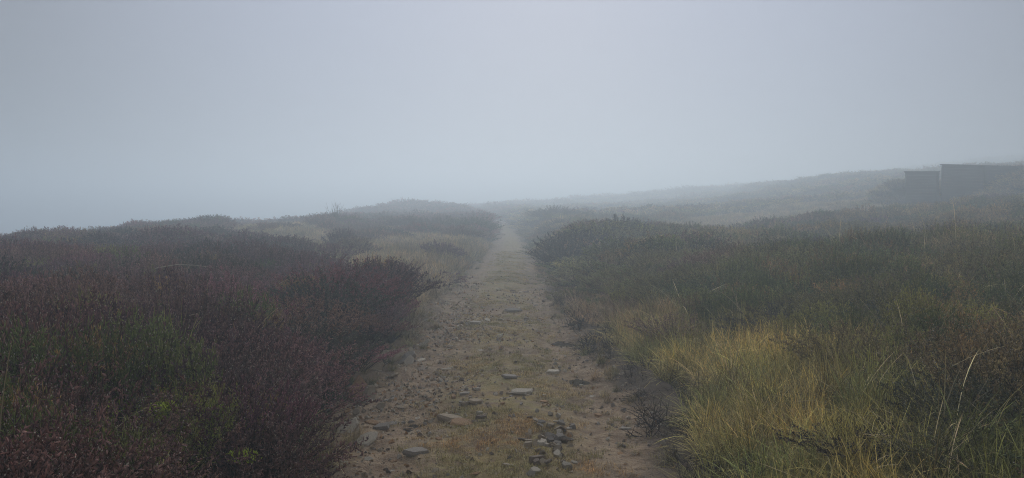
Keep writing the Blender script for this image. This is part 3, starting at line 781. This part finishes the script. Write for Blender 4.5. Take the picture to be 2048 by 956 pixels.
# smaller knots of stones
for cx, cy, sp, nn, rr in ((-.40, 5.55, .16, 16, .05), (.10, 6.9, .12, 10, .035), (-.05, 10.8, .25, 14, .07), (.42, 5.35, .10, 6, .035), (-.25, 6.1, .25, 16, .035), (.15, 6.35, .15, 7, .045), (.05, 14.5, .35, 9, .07)):
    for k in range(nn):
        put_stone(random.gauss(cx, sp), random.gauss(cy, sp * .8), rr * random.uniform(.5, 1.2), random.random() < .65, None, random.uniform(-.005, .01)); NST += 1
# scattered: thicker on the left wheel track
for k in range(112):
    yy_ = 3.9 + 10 * random.random() ** 1.3; e0, e1 = edges(yy_)
    u_ = random.choice((random.gauss(-.6, .25), random.gauss(-.6, .25), random.uniform(-1, 1)))
    xx_ = (e0 + e1) / 2 + max(-1.1, min(1, u_)) * (e1 - e0) / 2
    put_stone(xx_, yy_, random.choice((.022, .03, .04, .05, .07)) * random.uniform(.8, 1.2), True, None, -.002); NST += 1
# broken slabs shed along the foot of the left bank
for k in range(46):
    yy_ = random.uniform(4.7, 9.6); e0, _e = edges(yy_); xx_ = e0 + random.gauss(.02, .10)
    ln_ = random.random() < .5
    put_stone(xx_, yy_, random.choice((.035, .05, .065, .085)) * random.uniform(.8, 1.15), True,
              (random.uniform(.4, 1.0), random.uniform(-.8, -.3), random.uniform(0, 1.5)) if ln_ else None, .03 if ln_ else .004); NST += 1
# gravel: too small and many to count
gxx, gyy = candidates(2.5, 20, 620, .12, 1.1); e0, e1 = edges(gyy); u = (gxx - (e0 + e1) / 2) / ((e1 - e0) / 2)
k = (np.abs(u) < 1.08) & (RNG.uniform(0, 1, len(gxx)) < (.10 + .6 * np.exp(-((u + .62) / .4) ** 2)) * (.25 + 1.3 * sstep(-.15, .2, fbm(gxx, gyy, .6, 153))) + .25 * sstep(0, .3, fbm(gxx, gyy, .5, 151))) & (RNG.uniform(0, 1, len(gxx)) < sstep(20, 11, gyy))
gxx, gyy = gxx[k], gyy[k]; n = len(gxx)
def pebble_geo(rg):
    g = Geo(); n = 1; a = unit(rg.normal(0, 1, (9, 3))); bm = bmesh.new()
    for q in a: bm.verts.new(q)
    bmesh.ops.convex_hull(bm, input=bm.verts); bmesh.ops.triangulate(bm, faces=bm.faces[:]); bm.verts.index_update()
    g.add(np.array([tuple(q.co) for q in bm.verts]), np.array([[q.index for q in f.verts] for f in bm.faces]), .2, .5, 0.); bm.free(); return g
s = .006 + .026 * RNG.uniform(0, 1, n) ** 2.0; s = s * np.interp(gyy, [3, 20], [1, 1.5])
scatter_object('gravel', [pebble_geo(rg) for _ in range(5)], np.stack([gxx, gyy, path_z(gxx, gyy)], 1), RNG.uniform(0, 6, (n, 3)), np.stack([s, s * .8, s * .55], 1),
    np.array(STC)[RNG.integers(0, 6, n)] * RNG.uniform(.7, 1.4, (n, 1)), RNG.integers(0, 5, n), M['stone'], 'loose grit and chips of stone over the bare parts of the track', 'gravel')

# slabs with a place of their own: x, y, size, rotation, tint, label
SLABS = [
 (-1.30, 7.70, .15, (.9, -.5, .6), 1, 'pale slab leaning on edge at the left bank foot, farthest of the upright slabs'),
 (-1.38, 7.25, .14, (1.0, -.7, .9), 0, 'grey-brown slab tilted against the bank under the overhanging brown heather'),
 (-1.15, 7.95, .11, (.5, -.4, .3), 2, 'small grey slab tipped towards the track below the farthest upright slab'),
 (-1.33, 6.30, .14, (1.1, -.8, 1.2), 3, 'rusty brown slab standing on edge under the dark heather, left of the track'),
 (-1.22, 6.22, .12, (1.0, -.9, 1.4), 1, 'buff slab leaning beside the rusty one under the dark heather'),
 (-1.20, 5.22, .11, (.5, -.5, 1.2), 5, 'whitish pointed slab at the lower left verge by the tussock'),
 (-1.02, 5.02, .11, (.2, -.3, .8), 5, 'broad pale slab lying flat beside the whitish pointed one'),
 (-.98, 5.45, .09, (.1, -.1, .3), 2, 'small bluish grey slab between the verge slabs and the wheel rut'),
 (-.62, 4.72, .09, (.1, .1, .3), 2, 'grey slab flat in the lower left of the track, below the rusty stones'),
 (-.36, 5.50, .13, (.05, .1, .1), 3, 'tan slab bedded flat in the little hollow left of the rubble heap'),
 (-.47, 5.68, .12, (-.1, .15, -.1), 0, 'grey-brown slab propped over the little hollow left of the rubble heap'),
 (.09, 6.35, .10, (.08, .0, .2), 5, 'pale slab flat in the middle of the track beyond the rubble heap'),
 (-.02, 6.82, .11, (.05, .08, .4), 2, 'grey slab flat in the middle of the track, beyond the pale one'),
 (-.30, 5.98, .09, (.1, .05, 1.), 0, 'brownish slab half sunk behind the little hollow of stones'),
 (.42, 7.35, .09, (.05, .05, .2), 5, 'lone whitish slab on the right half of the track'),
 (-.52, 10.3, .13, (.06, .05, .1), 5, 'wide pale slab on the far left of the dark pothole'),
 (.02, 11.7, .13, (.25, .0, .0), 2, 'grey slab at the back edge of the dark pothole'),
]
for q in SLABS:
    o = put_stone(q[0], q[1], q[2], True, q[3], .015 + (.05 if q[3][0] > .8 else 0), STC[q[4]], None, 'flat_stone')
    tag(o, q[5], 'stone')

# ------------------------------------------------------------------ individual bushes and tussocks
def bush_meshes(seed):
    r = np.random.default_rng(seed); gf, gwd = Geo(), Geo()
    heather_geo(r, 200, 26, .0065, (.035, .08), stem_r=.004, seed_r=.004, foliage=gf, woodg=gwd, spread=1.0, bare=.3)
    return gf.mesh('heather_shoots'), gwd.mesh('heather_stems')
BM = [bush_meshes(301 + i) for i in range(4)]
def bush_far(seed):
    r = np.random.default_rng(seed); gf, gwd = Geo(), Geo()
    heather_geo(r, 190, 18, .011, (.05, .11), foliage=gf, woodg=gwd, spread=1.0, bare=.3, stem_r=.01)
    return gf.mesh('heather_shoots'), gwd.mesh('heather_stems')
BMF = [bush_far(401 + i) for i in range(3)]
for i, (bx, by, sp, h, tint, lab) in enumerate(BUSHES):
    fol, stm = (BM[i % 4] if by < 16 else BMF[i % 3])
    z = float(ground_z(np.array([bx]), np.array([by]))[0]) - .03
    t = tag(empty('heather_bush', (bx, by, z), random.uniform(0, 6.28)), lab, 'heather')
    t.scale = (sp * 1.15, sp * 1.15, h)
    for nm, me in (('foliage', fol), ('stems', stm)):
        o = link(nm, me, M['heather'], t); o['tint'] = list(tint)

TM = []
for i in range(3):
    g = grass_geo(np.random.default_rng(501 + i), 330, .0095, 6, 1.15, spread=.2, curve=.8, L0=(.45, 1.05)); TM.append(g.mesh('tussock_blades'))
TL = [g for g in (grass_geo(np.random.default_rng(511 + i), 34, .0095, 9, .75, spread=.14, curve=1.5, L0=(.7, 1.3)) for i in range(3))]
TL = [g.mesh('long_blades') for g in TL]
# x, y, width, height, tint, dead-blade tint, label
YG = (.38, .34, .12); ST = (.62, .53, .32); GR = (.19, .21, .07)
TUSS = [
 (-1.22, 4.55, .42, .34, (.20, .155, .07), ST, 'brown and straw grass tussock spilling over the lower left verge'),
 (-1.45, 4.75, .45, .38, (.07, .085, .03), YG, 'dark green grass tussock just behind the straw one at the lower left verge'),
 (-1.15, 3.55, .38, .26, YG, ST, 'yellowish grass tussock at the bottom left of the track'),
 (1.55, 7.95, .50, .42, (.30, .24, .10), ST, 'golden grass tussock at the far end of the yellow verge grass on the right'),
 (1.95, 7.6, .46, .40, (.22, .20, .07), ST, 'yellow-green grass tussock to the right of the golden one'),
 (1.75, 5.75, .50, .44, (.22, .19, .07), ST, 'golden-green grass tussock on the right verge level with the rubble heap'),
 (1.60, 4.75, .45, .42, YG, ST, 'green and gold grass tussock above the blackened twigs on the right verge'),
 (2.15, 4.5, .50, .46, GR, ST, 'green grass tussock topped with straw blades on the right slope'),
 (1.35, 3.55, .38, .36, (.12, .14, .04), YG, 'fresh green grass tussock at the bottom right of the track'),
 (2.05, 3.55, .5, .44, (.12, .12, .045), ST, 'straggly grass tussock with bleached arching blades in the right foreground'),
 (2.85, 4.65, .5, .5, (.12, .12, .05), ST, 'tussock with the longest arching pale blades, before the wine red heather'),
 (3.5, 4.3, .42, .44, (.10, .11, .04), ST, 'thin grass tussock below the rusty heather on the right slope'),
 (-1.62, 11.3, .55, .40, (.36, .25, .14), ST, 'orange-straw grass tussock beside the corner of the left heather bank'),
 (-1.62, 13.4, .6, .40, (.33, .24, .14), ST, 'straw grass tussock behind the orange one on the left verge'),
 (1.2, 11.2, .5, .32, (.32, .23, .12), ST, 'dry straw tussock at the right edge of the track near the dark pothole'),
 (1.35, 9.6, .5, .34, (.28, .22, .10), ST, 'bent straw tussock between the golden grass and the dry one by the pothole'),
]
for i, (tx, ty, wd, h, t1, t2, lab) in enumerate(TUSS):
    z = float(ground_z(np.array([tx]), np.array([ty]))[0]) - .01
    t = tag(empty('grass_tussock', (tx, ty, z), random.uniform(0, 6.28)), lab, 'grass tussock'); t.scale = (wd, wd, h)
    o = link('blades', TM[i % 3], M['grass'], t); o['tint'] = list(t1)
    o = link('long_blades', TL[i % 3], M['grass'], t); o['tint'] = list(t2)

sm = twig_geo(np.random.default_rng(601), 46, 5).mesh('bare_stems')
z = float(ground_z(np.array([-9.3]), np.array([38.6]))[0])
t = tag(empty('bare_shrub', (-9.3, 38.6, z)), 'leafless wiry shrub standing in the misty straw grass left of the heather row', 'shrub'); t.scale = (.8, .8, 1.35)
o = link('stems', sm, M['twig'], t); o['tint'] = [.03, .025, .02]
def stalk(pts, rad, tint, lab):
    g = Geo(); tubes(g, np.array([pts], float), rad, 0., .6); o = link('dead_grass_stalk', g.mesh('stalk'), M['grass'])
    x0, y0, z0 = pts[0]; o['tint'] = list(tint); tag(o, lab, 'stalk'); return o
gz = lambda a, b, h: (a, b, float(ground_z(np.array([a]), np.array([b]))[0]) + h)
stalk([gz(-4.35, 8.9, .55), gz(-4.1, 8.9, .60), gz(-3.85, 8.85, .60), gz(-3.6, 8.8, .58)], .006, (.5, .42, .3), 'long pale grass stalk lying level across the purple heather on the left')
stalk([gz(-2.55, 5.2, .35), gz(-2.45, 5.22, .52), gz(-2.32, 5.2, .62), gz(-2.2, 5.18, .66)], .005, (.5, .36, .24), 'buff curved grass stalk rising from the heather above the left foreground moss')

# ------------------------------------------------------------------ timber screens of the shooting butt
def box(name, x0, x1, y0, y1, z0, z1, parent, skew=0.):
    bm = bmesh.new(); bmesh.ops.create_cube(bm, size=1)
    cx, cy, cz = (x0 + x1) / 2, (y0 + y1) / 2, (z0 + z1) / 2
    for q in bm.verts: q.co = (q.co.x * (x1 - x0), q.co.y * (y1 - y0), q.co.z * (z1 - z0) + skew * q.co.x * (x1 - x0))
    bmesh.ops.bevel(bm, geom=bm.edges[:], offset=.006, segments=1, affect='EDGES')
    me = bpy.data.meshes.new(name); bm.to_mesh(me); bm.free()
    o = link(name, me, M['wood'], parent); o.location = (cx, cy, cz); return o
def screen(x0, x1, y, zb, zt, slope, label, posts):
    t = tag(empty('timber_screen', (x0, y, zb)), label, 'wooden screen', 'timber screens of the shooting butt')
    W = x1 - x0; H = zt - zb; nb = int(round(H / .155)); bh = H / nb
    for k in range(nb):
        g = random.uniform(.005, .010)
        b = box('board', .05, W - .05, random.uniform(-.006, .006), .032, k * bh, (k + 1) * bh - g, t, slope)
    for px in posts: box('post', px - .05, px + .05, -.075, -.012, -.2, H - .012 + slope * (px - W / 2), t)
    box('top_rail', -.03, W + .03, -.09, .08, H - .006, H + .055, t, slope)
    return t
s1 = screen(BX0, BX1 - .04, BY, 1.75, 3.80, 0, 'lower weathered timber screen with a pale batten near its top, left of the taller one', (.05, 1.78))
box('batten', .22, 1.05, -.03, -.008, 1.66, 1.70, s1)
s2 = screen(BX1 + .02, 30.4, BY - .12, 1.75, 4.08, -.028, 'taller timber screen of the shooting butt, mostly buried in a heather bank', (.06, 2.4, 4.8))

# ------------------------------------------------------------------ mist
def haze():
    bm = bmesh.new(); bmesh.ops.create_cube(bm, size=1)
    for q in bm.verts: q.co = (q.co.x * 1900, q.co.y * 1000 + 430, (-48 if q.co.z < 0 else 11.0))
    me = bpy.data.meshes.new('haze'); bm.to_mesh(me); bm.free()
    m = bpy.data.materials.new('mist'); m.use_nodes = True; t = m.node_tree
    for n_ in list(t.nodes): t.nodes.remove(n_)
    o_ = t.nodes.new('ShaderNodeOutputMaterial'); pv = t.nodes.new('ShaderNodeVolumePrincipled')
    pv.inputs['Color'].default_value = (.83, .93, 1.0, 1); pv.inputs['Density'].default_value = .0150
    pv.inputs['Anisotropy'].default_value = .55
    t.links.new(pv.outputs['Volume'], o_.inputs['Volume'])
    return tag(link('haze', me, m), kind='stuff')
haze()
print('plants', n1, n2, len(gx1), 'stones', NST)
